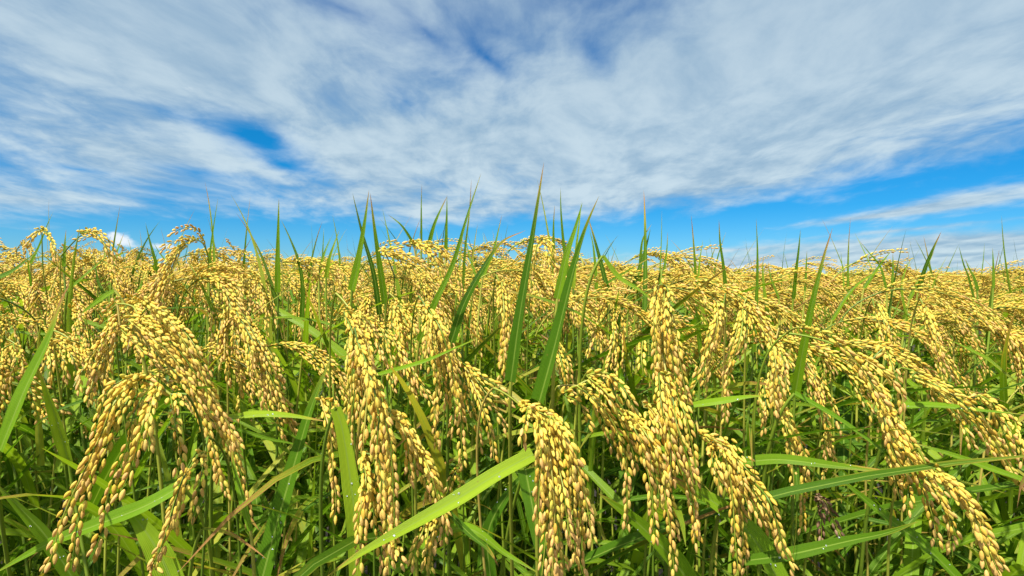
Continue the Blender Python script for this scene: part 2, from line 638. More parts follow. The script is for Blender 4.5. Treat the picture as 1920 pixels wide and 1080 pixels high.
def panicle_template(seed, tmpl, size=0.0072, space=0.0038, nb=10, rows=1.0, split=False, rach=True):
    random.seed(seed)
    L = random.uniform(0.16, 0.235)
    ax = axis_curve(L, random.uniform(0.15, 0.6), random.uniform(2.0, 2.95), random.uniform(-.25, .25))
    T = tangents(ax)
    main = Geo()
    if rach:
        tube(main, ax, 0.0009, 0.0004, 4, 1)
    parts = []
    hue = random.random()
    for b in range(nb):
        f = 0.22 + 0.68 * b / (nb - 1) + random.uniform(-.02, .02)
        i = int(f * (len(ax) - 1))
        ang = random.uniform(0, 2 * math.pi)
        side = unit(np.cross(T[i], [0.1, 1, 0.2]))
        o = side * math.cos(ang) + np.cross(T[i], side) * math.sin(ang)
        Lb = (0.100 - 0.05 * (b / (nb - 1))) * random.uniform(0.75, 1.2)
        q = hang(ax[i], T[i] + o * random.uniform(0.08, 0.30), Lb, random.uniform(0.4, 1.3))
        g = Geo() if split else main
        grains(g, q, tmpl, size, space, 0, hue, 0.10, rows)
        if rach:
            tube(g, q, 0.0005, 0.0003, 3, 1)
        parts.append(g)
    g = Geo() if split else main
    grains(g, ax[int(len(ax) * .45):], tmpl, size, space, 0, hue, 0.0, rows)
    parts.append(g)
    return main, parts


def leaf_template(seed, kind, m=22, across=4):
    """leaf from its collar at the origin, leaning to +X"""
    random.seed(seed)
    g = Geo()
    if kind == 'flag':
        L, th0, th1, w = random.uniform(.17, .28), random.uniform(.03, .3), random.uniform(.1, .85), random.uniform(.0055, .0095)
    elif kind == 'arch':
        L, th0, th1, w = random.uniform(.30, .46), random.uniform(.25, .6), random.uniform(1.4, 2.5), random.uniform(.006, .010)
    else:
        L, th0, th1, w = random.uniform(.32, .52), random.uniform(.4, .9), random.uniform(.9, 1.6), random.uniform(.008, .0155)
    k = m
    p = np.zeros((k, 3))
    bow = random.uniform(-.35, .35)
    for i in range(1, k):
        s = i / (k - 1)
        th = th0 + (th1 - th0) * s ** 1.4
        d = np.array([math.sin(th), bow * s * s, math.cos(th)])
        p[i] = p[i - 1] + unit(d) * L / (k - 1)
    blade(g, p, w, (-0.95, 0.1, 0.5) if kind != 'flag' else (-.9, .3, .1), 0, None, across, 0.25, random.uniform(-1.2, 1.2), 0.6, 0.0, 0.10, kind == 'flag')
    return g


def stem_template(seed, seg=5, m=9):
    """unit-height stem, straight with a slight curve; the top lands on (0,0,1)"""
    random.seed(seed)
    g = Geo()
    a = random.uniform(0, 6.28)
    t = np.linspace(0, 1, m)
    b = 0.035 * np.sin(t * math.pi)
    q = np.stack([b * math.cos(a), b * math.sin(a), t], 1)
    V0 = Geo()
    tube(V0, q, 0.0024, 0.0011, seg, 0)
    return V0


# ------------------------------------------------------------------ hand-placed front plants
# r: quarter of the picture the branch outlines were measured in (0: whole), d: metres from the camera
HEROES = [
 dict(r=1, d=.335, short='big ear at the left front', from_='r', neck='700,400',
  label='rice plant with a big golden ear fanned out towards the lower left corner',
  s=['500,338 430,430 375,560 320,680 265,790 222,900 196,1000 155,1070', '530,345 450,470 400,600 350,700 305,830 282,940 268,1060', '560,355 500,480 480,590 430,700 400,800 385,900 342,1025',
     '590,375 540,500 505,640 470,730 440,790', '520,340 460,345 400,400 370,500 350,590', '640,400 655,500 675,610 668,690', '590,370 560,470 555,560 558,612', '480,350 420,470 370,590 330,700 300,760'],
  leaves=[('130,870 110,800 90,740 72,690', (.48, .44), 30, 'lime')]),
 dict(r=1, d=.43, short='broad ear left of centre', neck='440,60',
  label='rice plant with the broadest golden ear sweeping down to the right, left of centre',
  s=['540,40 640,130 740,290 800,420 850,500 905,600', '520,110 640,200 740,330 820,470 880,620 920,760 935,895', '520,160 620,260 710,400 780,560 820,680 858,795', '560,220 680,340 760,470 800,600 822,742',
     '620,90 720,200 765,290 782,340', '500,70 600,160 700,280 770,440 840,560 900,690', '480,120 570,190 640,250 720,370 770,470', '560,70 690,200 790,380 850,520 890,600',
     '450,150 540,240 600,300'],
  leaves=[('215,545 190,560 150,590', (.5, .5), 12, 'mid')]),
 dict(r=1, d=.36, short='greenish ear at the bottom left', thin=1, neck='780,560',
  label='rice plant with a thin greenish ear hanging under the broad ear, bottom left',
  s=['745,625 690,710 655,810 630,900 600,980 555,1078', '770,618 755,700 735,800 720,885', '700,680 690,760 665,850 655,915', '600,1000 580,1040 600,1075']),
 dict(r=2, d=.42, short='ear over the vertical lime leaf', neck='300,20',
  label='rice plant whose ear hangs in two rows over the upright lime leaf, left of middle',
  s=['330,90 368,190 362,300 370,400 352,520 345,630 328,690', '370,110 400,230 385,350 385,440 395,520 400,582', '345,180 345,290 350,400 340,480', '390,150 420,220 430,300',
     '380,100 375,200 390,300 400,400']),
 dict(r=2, d=.41, short='ear with a long thin tail', thin=1, neck='290,360',
  label='rice plant with a loose ear ending in one thin chain, left of upright lime leaf',
  s=['243,420 268,500 285,600 290,700 300,800 292,872', '255,430 290,500 305,560 310,600', '290,420 300,470 290,520']),
 dict(r=2, d=.355, short='long central ear', neck='370,150',
  label='rice plant with the longest yellow ear hanging straight to the bottom edge, left of centre',
  s=['400,240 440,370 460,480 455,600 470,700 470,800 495,900 500,1075', '420,280 465,400 485,520 500,640 500,760 520,880 515,950', '380,200 420,320 440,440 448,560 440,660', '440,340 480,480 505,600 515,760 520,900',
     '470,640 480,760 490,900 505,1075', '430,300 450,420 470,560 480,700 490,800 510,960', '515,930 530,990 555,1050', '400,620 412,720 402,830 398,940 380,1078', '410,640 442,720 440,840 462,940 480,1075', '405,700 395,800 385,900 392,1000']),
 dict(r=2, d=.375, short='two-forked ear', neck='480,440',
  label='rice plant with a forked ear, its longer prong crossing the diagonal lime leaf',
  s=['500,465 548,520 570,600 575,680 575,750', '530,470 590,580 622,670 640,760 640,812', '560,500 610,590 650,650 680,740 700,840 702,972', '600,580 650,680 680,780 712,860 716,920', '520,480 560,560 590,640 600,720']),
 dict(r=2, d=.40, short='low bunch at the bottom', thin=1, neck='690,800',
  label='rice plant with a short bunch of grain under the diagonal lime leaf',
  s=['640,860 622,920 600,970 578,1060', '670,870 652,950 632,1060', '650,880 640,980 655,1070', '680,860 665,940 660,990']),
 dict(r=2, d=.5, short='tiny curled ear', thin=1, neck='770,640',
  label='rice plant with a tiny dull curled ear above the diagonal lime leaf',
  s=['768,670 740,700 715,770', '760,690 770,730 765,760']),
 dict(r=2, d=.44, short='tall ear right of the forked ear', neck='610,30',
  label='rice plant with a tall ear of two pinkish tails hanging left of centre',
  s=['640,70 690,150 725,260 748,370 768,470 770,570 776,672', '650,100 665,220 680,350 672,480 680,605', '670,120 705,270 735,390 742,480 722,560', '655,80 640,180 645,260', '680,160 740,280 760,400 775,500', '660,130 690,250 700,370 718,450']),
 dict(r=2, d=.53, short='ear beside the leaning leaf', neck='500,20',
  label='rice plant with a straight pale ear behind the tall pinkish-tailed ear',
  s=['520,70 538,170 530,260 540,352', '540,80 585,190 600,300 582,412', '530,50 570,140 560,240 562,290', '545,70 600,160 625,250', '515,60 510,140 525,200']),
 dict(r=2, d=.47, short='narrow ear left of the tallest leaf', thin=1, neck='900,-50',
  label='rice plant with a narrow straight pinkish ear just left of the tallest leaf',
  s=['922,-20 930,80 930,170 926,280 910,375', '935,-10 945,60 948,140', '915,-10 915,80 925,200 920,300', '925,0 938,120 935,240'],
  leaves=[('958,715 975,590 995,470 1008,385 1020,304', (.40, .38), 40, 'dark', dict(tw=.3, label='tallest upright dark green leaf with a brown tip', n=(-.4, -.7, .3), g0=-.05))]),
 dict(r=2, d=.45, short='spreading ear left of the tallest leaf', thin=1, neck='740,270',
  label='rice plant with loose spreading chains of grain below the tallest leaf',
  s=['780,285 850,335 915,375 955,430', '770,290 830,390 885,445 925,500 955,560', '780,300 800,430 830,520 838,612', '790,300 850,450 880,540 893,645', '790,290 870,400 930,420 960,455']),
 dict(r=1, d=.5, thin=1, short='ear at the left of centre', neck='860,60',
  label='rice plant with a medium ear hanging right of the broadest ear, level with its middle',
  s=['880,80 950,200 1000,300 1040,390 1062,470', '900,120 940,240 960,330 985,400 990,465', '870,90 920,150 960,250', '920,110 1000,260 1035,330']),
 dict(r=3, d=.345, short='thick central ear', neck='-70,375',
  label='rice plant with the thickest ear, its pale chains hanging to the bottom edge',
  s=['95,470 110,560 105,680 100,800 92,925', '120,475 140,600 138,750 130,900 112,1078', '145,485 172,620 180,740 172,900 200,1078', '150,480 200,560 240,660 270,770 292,880 302,972', '160,500 205,620 222,740 232,850 235,960 232,1035',
     '170,520 235,680 252,800 262,900 255,1000 270,1078', '130,520 150,700 160,860 150,1078', '110,520 120,650 125,800 150,940 170,1078', '130,460 180,540 215,640 250,740 275,850 285,940', '60,450 42,520 36,600', '80,465 95,520 105,600',
     '30,440 70,460 130,480 175,520', '155,600 195,760 205,860 225,960']),
 dict(r=3, d=.40, short='wiry ear right of the thickest ear', thin=1, neck='170,370',
  label='rice plant with an arching wiry ear between the thickest ear and the tall central one',
  s=['245,368 310,420 370,490 415,590 430,700 432,800 428,902', '190,400 250,430 290,500 312,528', '260,370 310,430 350,520 385,612', '290,345 350,390 400,470 440,570 470,690', '300,400 370,500 400,600 415,680']),
 dict(r=3, d=.37, short='ear of three long tails', neck='300,300',
  label='rice plant whose ear drops in three long tails left of the tallest ear',
  s=['400,460 460,530 490,620 518,740 530,850 532,965', '440,470 510,560 560,680 575,780 592,900 610,1075', '420,460 480,560 520,660 548,760 560,830', '360,320 420,380 460,450 482,490', '280,330 360,400 400,470', '460,490 530,600 575,720 600,830 615,950']),
 dict(r=3, d=.42, short='tallest ear', neck='560,-70',
  label='rice plant with the tallest ear, a long yellow rope of grain from the skyline down',
  s=['550,-10 530,100 540,220 530,360', '575,-5 560,140 578,300 600,430 610,540', '560,10 550,150 545,280 560,400', '590,30 580,150 600,260 620,380', '600,100 622,220 640,330 660,435', '565,60 560,200 590,340 610,480 605,600'],
  leaves=[('945,300 0,0', (.5, .5), 8, 'mid')] and []),
 dict(r=3, d=.385, short='lower half of the tallest ear', neck='560,240',
  label='rice plant with a dense ear hanging directly under the tallest ear',
  s=['550,320 560,440 590,560 595,640 590,720', '580,330 610,450 620,560 645,690 680,820 686,975', '600,360 650,480 680,620 692,760', '560,380 580,500 610,620 640,700', '510,440 560,520 590,620 600,740', '540,440 600,560 640,640 665,760 690,880 695,940', '600,400 620,520 660,640 680,740', '520,480 540,600 580,700', '490,200 485,260 492,325'],
  ),
 dict(r=3, d=.49, short='slanting ear beside the tallest ear', neck='800,20',
  label='rice plant with an ear slanting down to the left, right of the tallest ear',
  s=['785,60 760,150 738,230 710,320 660,412', '775,80 740,180 715,260 690,330', '790,90 775,180 740,290 720,370', '770,50 770,130 755,220']),
 dict(r=3, d=.5, short='pale ear behind the slanting ear', neck='880,40', thin=1,
  label='rice plant with a narrow pale ear ending in one chain, beyond the slanting ear',
  s=['865,80 858,180 822,280 802,380 800,505', '880,90 880,180 850,260', '870,60 840,170 815,250 800,330']),
 dict(r=3, d=.39, short='bushy ear right of centre', neck='690,500',
  label='rice plant with a bushy ear reaching the bottom edge, right of the tallest ear',
  s=['780,575 800,640 822,740 832,860 838,960 850,1078', '790,580 850,660 868,760 898,860', '800,590 880,680 920,720 955,800', '760,590 750,640 780,740', '810,600 850,700 900,800 930,860 950,890', '790,600 810,720 850,850 870,960 880,1075',
     '745,580 770,680 790,750', '700,545 760,570 810,600', '800,620 830,700 860,820 880,900']),
 dict(r=3, d=.52, short='short ear at the right', thin=1, neck='930,320',
  label='rice plant with a short drooping ear right of the bushy ear, level with its top',
  s=['940,350 952,440 940,552', '950,350 985,420 1000,500', '930,350 925,420 945,500']),
 dict(r=3, d=.6, short='small pink ear under the leaning leaf', thin=1, neck='150,150',
  label='rice plant with a small pinkish ear just right of the leaning leaf pair',
  s=['160,190 190,290 210,370 236,402', '170,200 210,280 222,350', '150,200 165,280 190,340']),
 dict(r=4, d=.45, short='long ear at the right', neck='40,150', thin=1,
  label='rice plant with a long thin pinkish ear left of the great sweeping ear',
  s=['10,195 30,290 20,380 30,485', '40,210 60,280 55,340', '20,370 70,470 110,580 132,700 128,915', '0,370 60,500 90,660 100,790', '30,400 90,530 130,600 145,720', '25,220 10,330 20,440', '10,230 40,340 60,430']),
 dict(r=4, d=.38, short='ear at the bottom right of centre', neck='-140,640', thin=1,
  label='rice plant with a tapering ear pointing down right, right of the bushy ear',
  s=['-60,720 0,790 30,870 60,980 98,1062', '-80,720 -20,820 20,880 40,960 80,1010', '-60,740 -20,850 10,920']),
 dict(r=4, d=.385, short='great sweeping ear', neck='70,170',
  label='rice plant with the great ear sweeping down to the right across the right side',
  s=['130,150 200,165 270,215 340,290 400,380 450,460', '330,250 400,290 470,350 500,400 512,465', '360,310 430,400 470,500 540,620 610,700 660,780', '400,380 440,500 470,620 540,720', '440,430 500,520 560,620 620,700', '420,450 460,580 500,680',
     '460,500 520,620 570,730 615,850 636,972', '540,620 600,720 650,800 685,900 692,1005', '450,600 470,700 492,792', '510,680 525,760 520,852', '600,700 640,780 680,850 705,930', '440,220 470,300 490,380'],
  leaves=[('1490,745 1505,660 1525,560 1545,480 1561,428', (.50, .46), 26, 'mid', dict(n=(-.3, -.8, .2)))]),
 dict(r=4, d=.34, short='rope of grain at the right corner', neck='560,600',
  label='rice plant with a rope-like ear running to the bottom right corner',
  s=['620,680 700,740 770,840 810,950 870,1075', '640,690 720,760 785,850 830,950 885,1060', '600,680 680,740 750,800 800,900 840,1000 860,1075', '690,740 780,880 810,1000 830,1070']),
 dict(r=4, d=.44, short='ear at the right edge', neck='500,300', thin=1,
  label='rice plant with a spreading ear above the horizontal leaf at the right edge',
  s=['540,330 640,370 740,440 810,520 860,600 920,690 955,755', '560,320 680,380 780,450 850,560 900,640', '790,405 850,470 890,560 922,640', '700,470 740,530 770,605', '600,360 700,440 800,540 840,630', '920,480 945,570 955,660', '850,440 900,520 950,620', '840,600 900,660 930,700']),
 dict(r=4, d=.56, short='straight pale ear at the right', neck='570,40', thin=1,
  label='rice plant with a straight pale ear among the massed ears, upper right',
  s=['592,70 620,180 650,270 686,342', '600,80 640,200 660,260', '580,60 600,150 630,240']),
 dict(r=4, d=.6, short='ear above the great sweeping ear', neck='390,40', thin=1,
  label='rice plant with an upright hanging ear behind the great sweeping ear',
  s=['410,60 440,150 450,250 470,330', '400,80 425,180 430,260', '420,60 460,160 480,250']),
 dict(r=4, d=.46, short='dried ear', neck='160,900', thin=1, dry=1,
  label='rice plant with a small withered dark brown ear under the long horizontal leaf',
  s=['185,790 215,800 240,860 276,936', '190,795 200,850 200,955', '200,790 230,820 245,850']),
 dict(r=4, d=.56, short='faint ear behind the dried ear', neck='220,490', thin=1,
  label='rice plant with a faint small ear in the shade above the withered one',
  s=['225,530 212,580 225,640', '240,530 235,590 250,650', '215,650 210,700 205,740']),
 dict(r=1, d=.56, thin=1, short='drooping ear at the left edge', neck='20,190',
  label='rice plant with a drooping ear behind the broad dark leaf at the left edge',
  s=['50,210 60,270 40,330 30,390', '30,220 20,300 10,380', '70,220 85,290 75,360', '10,230 0,320 -10,400'],
  leaves=[('0,845 45,735 90,640 112,575 128,535', (.40, .42), 44, 'mid', dict(n=(-.1, -.8, .5), sh=0, label='broad dark green leaf leaning right'))]),
 dict(r=1, d=.52, thin=1, short='ear behind the left stems', neck='200,160',
  label='rice plant with a loose ear hanging before the bare stems, left side',
  s=['230,190 270,260 290,330 300,392', '210,200 240,270 250,350', '260,190 310,270 350,330 380,310', '180,200 190,290 180,360', '300,210 340,260 385,300']),
 dict(r=1, d=.62, thin=1, short='low ear among the left stems', neck='120,430',
  label='rice plant with a low broken ear lying among the bare stems, left side',
  s=['140,470 165,490 195,500', '150,440 180,470', '310,500 322,550']),
 # skyline: arching ears and leaves against the sky
 dict(r=0, d=.72, short='arching ear at the far left skyline', thin=1, neck='80,500',
  label='rice plant with a small ear arched like a hook against the sky, far left',
  s=['83,428 65,435 50,462', '80,430 95,450 105,490', '78,428 60,450 45,470', '85,430 100,460 108,510'],
  leaves=[('58,495 75,460 88,425 100,396', (.75, .72), 14, 'mid')]),
 dict(r=0, d=.66, short='arching ear by the small clouds', thin=1, neck='115,480',
  label='rice plant with an ear arching right below the small white clouds',
  s=['150,437 175,436 195,455 215,500', '160,434 190,450 205,480 212,510', '165,432 185,433 205,452 222,490', '180,436 172,441 140,450'],
  leaves=[('128,545 150,525 185,495 230,450', (.55, .52), 12, 'dark'), ('210,515 218,480 226,455 233,436', (.7, .68), 11, 'lime')]),
 dict(r=0, d=.60, short='skyline ear at the centre', neck='740,520',
  label='rice plant with an ear arching highest at the skyline, left of the tallest leaf',
  s=['790,455 815,458 835,475 850,505', '770,458 800,470 830,500 845,540', '720,470 755,475 780,485 800,500', '780,450 810,480 825,510 830,540', '715,472 760,478 790,495 815,520', '795,460 840,480 860,520 865,560']),
 dict(r=0, d=.58, short='hooked ear right of the tallest leaf', thin=1, neck='995,540',
  label='rice plant with a hooked ear against the sky just right of the tallest leaf',
  s=['1020,450 1035,462 1042,490 1045,520', '1015,450 1005,465 1000,490', '1010,455 1000,480 995,520 1000,550', '1025,452 1030,480 1050,510']),
 dict(r=0, d=.75, short='skyline ear over the green gap', thin=1, neck='530,560',
  label='rice plant with an ear arching over beside the straight pale leaf on the skyline',
  s=['560,487 590,490 620,510 640,540', '550,488 580,500 605,530 620,560', '530,492 560,495 590,515 605,545', '570,483 605,495 635,525 650,560']),
 # leaves that stand up against the sky
 dict(leaves=[('1012,752 1040,650 1062,560 1080,490 1100,425 1123,368', (.38, .36), 50, 'dark', dict(n=(-.55, -.7, .25), fold=.5, label='broad two-toned leaf leaning right')), ('1045,560 1062,480 1078,430 1092,380', (.42, .42), 24, 'mid')], short='leaning leaf pair',
  label='rice plant with a broad two-toned leaf leaning right, right of the tallest leaf'),
 dict(leaves=[('521,548 521,490 522,430 523,372', (.55, .53), 17, 'mid', dict(tw=0.1))], short='straight pale leaf on the skyline',
  label='rice plant with one straight upright leaf, left of centre on the skyline'),
 dict(leaves=[('566,600 568,540 560,490 545,450 527,412', (.62, .60), 14, 'dark')], short='thin leaf bent left',
  label='rice plant with a dark thin leaf leaning left against the straight upright leaf'),
 dict(leaves=[('660,545 672,490 684,420 692,356', (.48, .46), 26, 'mid', dict(n=(-.2, -.8, .2)))], short='broad leaf of the close pair',
  label='rice plant with a broad leaf meeting another at its tip, left of the skyline ear'),
 dict(leaves=[('722,570 714,510 704,440 694,362', (.50, .47), 19, 'mid'), ('712,590 700,510 680,440 661,362', (.52, .5), 16, 'leaf', dict(rnd=.9))], short='narrow leaf of the close pair',
  label='rice plant with narrow brown-tipped leaves crossing the broad one, left of centre'),
 dict(leaves=[('786,640 815,570 848,500 875,410 902,325', (.46, .42), 21, 'mid', dict(tw=.5)), ('640,0 641,1', (.5, .5), 1, 'mid')][:1], short='long leaf with a brown tip',
  label='rice plant with a long thin brown-tipped leaf rising right of the skyline ear'),
 dict(leaves=[('846,642 870,570 905,505 940,455 985,432', (.46, .46), 24, 'dark', dict(n=(.2, -.8, .4)))], short='leaf leaning to the tallest leaf',
  label='rice plant with a dark leaf leaning right towards the tallest leaf'),
 dict(leaves=[('805,455 815,420 828,390 839,367', (.62, .6), 12, 'dark'), ('836,470 837,430 838,395 838,366', (.66, .65), 10, 'mid')], short='twin leaves above the skyline ear',
  label='rice plant with two pointed leaves meeting at their tips above the skyline ear'),
 dict(leaves=[('1197,565 1200,500 1205,450 1222,420', (.62, .6), 14, 'mid'), ('1180,560 1200,500 1212,460 1220,428', (.6, .6), 15, 'dark')], short='dark leaf left of the tallest ear',
  label='rice plant with two dark leaves crossing left of the tallest ear'),
 dict(leaves=[('1140,550 1128,500 1115,450 1102,405', (.55, .55), 15, 'dark'), ('1118,545 1116,500 1112,460 1105,430', (.6, .6), 11, 'mid')], short='dark leaf right of the leaning pair',
  label='rice plant with a dark leaf leaning left beside the leaning leaf pair'),
 dict(leaves=[('1040,520 1038,460 1038,420 1040,385', (.6, .58), 11, 'dark'), ('1066,520 1057,460 1052,400 1051,352', (.62, .6), 11, 'mid')], short='two straight dark leaves',
  label='rice plant with two straight slender leaves between tallest leaf and leaning pair'),
 dict(leaves=[('1312,660 1306,560 1302,480 1296,403', (.5, .48), 14, 'mid'), ('1325,620 1310,540 1312,490 1318,450', (.55, .55), 12, 'lime')], short='pale slender leaf',
  label='rice plant with a pale slender leaf right of the tallest ear, slightly leaning left'),
 dict(leaves=[('1362,560 1356,500 1350,455 1348,412', (.6, .58), 13, 'dark')], short='single dark blade',
  label='rice plant with a single dark blade between the pale slender leaf and straight bright one'),
 dict(leaves=[('1412,660 1418,560 1420,480 1418,410', (.46, .45), 14, 'mid', dict(tw=.1))], short='straight bright blade on the right',
  label='rice plant with a straight bright upright blade, right of the tallest ear'),
 dict(leaves=[('1487,560 1492,510 1497,470 1501,430', (.6, .58), 12, 'mid'), ('1509,545 1511,510 1513,470', (.65, .65), 8, 'dark')], short='short bright blade on the right',
  label='rice plant with two short upright blades left of the great sweeping ear'),
 dict(leaves=[('1722,540 1735,500 1750,465 1765,434', (.6, .58), 14, 'dark'), ('1705,560 1725,520 1742,490 1752,470', (.62, .62), 10, 'mid')], short='leaning dark blades at the right',
  label='rice plant with two dark blades leaning right on the right skyline'),
 dict(leaves=[('1825,560 1815,520 1806,495 1798,462', (.62, .6), 12, 'mid'), ('1832,545 1825,520 1815,500 1810,485', (.6, .6), 12, 'dark'), ('1862,540 1862,500 1861,465', (.62, .62), 10, 'dark')], short='blades at the far right',
  label='rice plant with three short pointed blades on the skyline at the far right'),
 dict(leaves=[('1662,545 1650,500 1630,475 1611,451', (.66, .66), 9, 'dark'), ('1620,540 1640,510 1655,490 1672,470', (.66, .66), 10, 'mid'), ('1672,540 1674,500 1674,475', (.7, .7), 9, 'mid')], short='crossed blades at the right',
  label='rice plant with small crossed blades above the great sweeping ear'),
 dict(leaves=[('300,520 292,490 282,455 273,418', (.66, .64), 11, 'mid'), ('320,500 300,475 288,455', (.7, .7), 5, 'mid')], short='blade right of the small clouds',
  label='rice plant with a thin blade leaning left, right of the small clouds'),
 dict(leaves=[('390,520 396,460 403,410 409,370', (.62, .6), 8, 'mid'), ('408,530 395,490 380,455 366,437', (.62, .6), 9, 'mid')], short='hair-thin upright blade',
  label='rice plant with hair-thin upright blades left of the straight upright leaf'),
 dict(leaves=[('0,520 25,508 50,488 72,470', (.5, .5), 16, 'dark')], short='blade at the left edge',
  label='rice plant with a dark blade rising right at the left edge'),
 dict(leaves=[('790,450 790,420 790,385 791,345', (.62, .6), 6, 'mid'), ('776,460 765,440 750,420 727,402', (.62, .6), 9, 'mid')], short='hair-thin blade over the skyline ear',
  label='rice plant with a hair-thin blade standing above the skyline ear'),
 dict(leaves=[('1575,0 1576,1', (.5, .5), 1, 'mid')][:0] or [('1235,600 1237,520 1240,450 1241,395', (.5, .5), 6, 'dark'), ('1243,520 1250,470 1252,435', (.55, .55), 7, 'dark')], short='wiry blade at the tallest ear',
  label='rice plant with wiry dark blades rising behind the tallest ear'),
 dict(leaves=[('612,520 618,485 628,455 637,430', (.58, .56), 13, 'lime', dict(g0=.1)), ('600,500 610,470 620,445', (.6, .6), 8, 'mid')], short='pale tips beside the straight leaf',
  label='rice plant with pale pointed leaf tips right of the straight upright leaf'),
 dict(leaves=[('868,540 872,470 880,400 884,335', (.52, .5), 8, 'leaf', dict(rnd=.96, g0=.3)), ('905,520 925,470 935,430 941,403', (.56, .56), 9, 'mid'), ('900,540 880,480 872,440', (.6, .6), 8, 'lime')], short='straw-tipped leaves',
  label='rice plant with thin straw-tipped leaves between skyline ear and tallest leaf'),
 dict(leaves=[('1075,540 1080,470 1086,420 1090,378', (.55, .55), 10, 'lime', dict(g0=.25)), ('1100,560 1140,530 1190,500 1225,480', (.55, .55), 9, 'leaf', dict(rnd=.8))], short='frayed leaf behind the leaning pair',
  label='rice plant with a frayed yellowish leaf behind the leaning leaf pair'),
 dict(leaves=[('1130,480 1160,520 1200,545 1230,570', (.5, .5), 12, 'lime'), ('1168,500 1160,470 1155,445', (.55, .55), 6, 'lime')][:1], short='yellow leaf lying on the ears',
  label='rice plant with a lime leaf lying back over the ears near the tallest ear'),
 dict(leaves=[('1440,600 1432,540 1430,500 1432,480', (.55, .55), 13, 'lime'), ('1460,560 1445,520 1440,490', (.55, .55), 8, 'mid')], short='lime blade beside the bright blade',
  label='rice plant with a short lime blade right of the straight bright blade'),
 dict(leaves=[('200,560 185,530 178,490 175,470', (.55, .55), 9, 'leaf', dict(rnd=.9)), ('120,500 122,460 124,430', (.6, .6), 11, 'dark'), ('250,560 262,540 275,500', (.6, .6), 8, 'mid')], short='short tips at the far left',
  label='rice plant with short upright tips among the ears at the far left'),
 dict(leaves=[('1560,600 1585,560 1612,530 1660,500', (.55, .55), 10, 'mid'), ('1700,600 1690,540 1700,500 1712,482', (.6, .6), 9, 'lime')], short='low tips at the right',
  label='rice plant with low bending tips above the ears on the right'),
 # low leaves between the ears
 dict(leaves=[('630,764 643,810 657,900 666,1000 664,1260', (.385, .375), 36, 'lime', dict(b=.62, g0=-.1, tw=.25, n=(0, -.9, .3), label='upright lime green leaf lit through'))], short='upright lime leaf',
  label='rice plant with a flat upright lime green leaf behind the long central ear'),
 dict(leaves=[('1000,852 930,890 850,940 760,990 680,1035 612,1082', (.36, .31), 33, 'lime', dict(b=1, n=(0, -.7, .7), g0=-.1, label='lime leaf crossing diagonally'))], short='diagonal lime leaf',
  label='rice plant with a broad lime leaf crossing the ears diagonally at the bottom'),
 dict(leaves=[('480,1130 520,980 555,860 585,760 622,668', (.45, .47), 40, 'dark', dict(n=(-.1, -.85, .4), b=.9))], short='dark slanting leaf',
  label='rice plant with a broad dark leaf slanting up left of the lime leaf'),
 dict(leaves=[('340,912 270,950 180,985 90,1020 -10,1075', (.42, .34), 36, 'mid', dict(b=.9, n=(0, -.6, .8))), ('470,600 380,640 320,690', (.5, .5), 1, 'mid')][:1], short='low leaf at the left corner',
  label='rice plant with a bright leaf crossing low under the big left ear'),
 dict(leaves=[('330,1110 300,1040 265,985 228,940', (.40, .40), 48, 'lime', dict(b=1, g0=-.3, n=(.2, -.7, .7)))], short='short lime leaf at the bottom left',
  label='rice plant with a wide short lime leaf below the big left ear'),
 dict(leaves=[('140,1090 90,1010 45,960 -10,905', (.42, .40), 30, 'leaf', dict(rnd=.75, b=.9))], short='corner leaf at the lower left',
  label='rice plant with a yellow-green leaf rising out of the lower left corner'),
 dict(leaves=[('470,995 455,940 440,880 432,830', (.40, .42), 14, 'mid'), ('475,830 560,790 600,775 690,772', (.5, .46), 1, 'mid')][:1], short='thin leaf under the broad ear',
  label='rice plant with a thin leaf hanging at the tail of the broadest ear'),
 dict(leaves=[('420,785 480,778 540,780 610,790', (.46, .44), 20, 'lime', dict(n=(0, -.6, .8))), ('430,800 500,822 540,830 575,838', (.5, .5), 8, 'leaf', dict(rnd=.95))], short='flat leaves beside the broad ear',
  label='rice plant with flat lime leaves stretching right from the broadest ear'),
 dict(leaves=[('1395,1052 1480,1040 1590,1015 1660,1000 1722,978', (.40, .36), 28, 'leaf', dict(rnd=.70, n=(0, -.7, .7), label='leaf with an orange tip', g0=.15))], short='orange-tipped leaf',
  label='rice plant with an orange-tipped leaf lying across the bottom right'),
 dict(leaves=[('1385,868 1460,862 1550,872 1620,880 1695,888', (.42, .38), 24, 'leaf', dict(rnd=.6, n=(0, -.7, .7), b=1, g0=.1))], short='long horizontal leaf',
  label='rice plant with a long horizontal leaf yellowing where it meets the great sweeping ear'),
 dict(leaves=[('1490,738 1570,785 1640,835 1700,880 1760,910', (.43, .40), 18, 'mid', dict(n=(.2, -.6, .8), b=.9))], short='leaf crossing the great sweeping ear',
  label='rice plant with a slim leaf slanting down right across the great sweeping ear'),
 dict(leaves=[('1690,762 1760,762 1830,770 1925,778', (.46, .40), 22, 'mid', dict(n=(0, -.6, .8), b=1))], short='horizontal leaf at the right edge',
  label='rice plant with a plain green horizontal leaf at the right edge'),
 dict(leaves=[('1330,1160 1270,1060 1200,985 1122,925', (.42, .38), 48, 'mid', dict(b=1, g0=-.4, n=(.2, -.7, .7)))], short='broad low leaf at the centre',
  label='rice plant with a broad low leaf pointing up left towards the thickest ear'),
 dict(leaves=[('1480,1130 1420,1020 1350,950 1250,890', (.42, .42), 52, 'lime', dict(b=1, g0=-.4, n=(.3, -.7, .6)))], short='broad lime leaf right of centre',
  label='rice plant with a broad lime leaf behind the bushy ear at the bottom'),
 dict(leaves=[('1800,1090 1740,1030 1650,960 1560,885', (.43, .43), 28, 'mid', dict(b=1, g0=-.2, n=(.3, -.7, .6)))], short='slanting leaf under the sweeping ear',
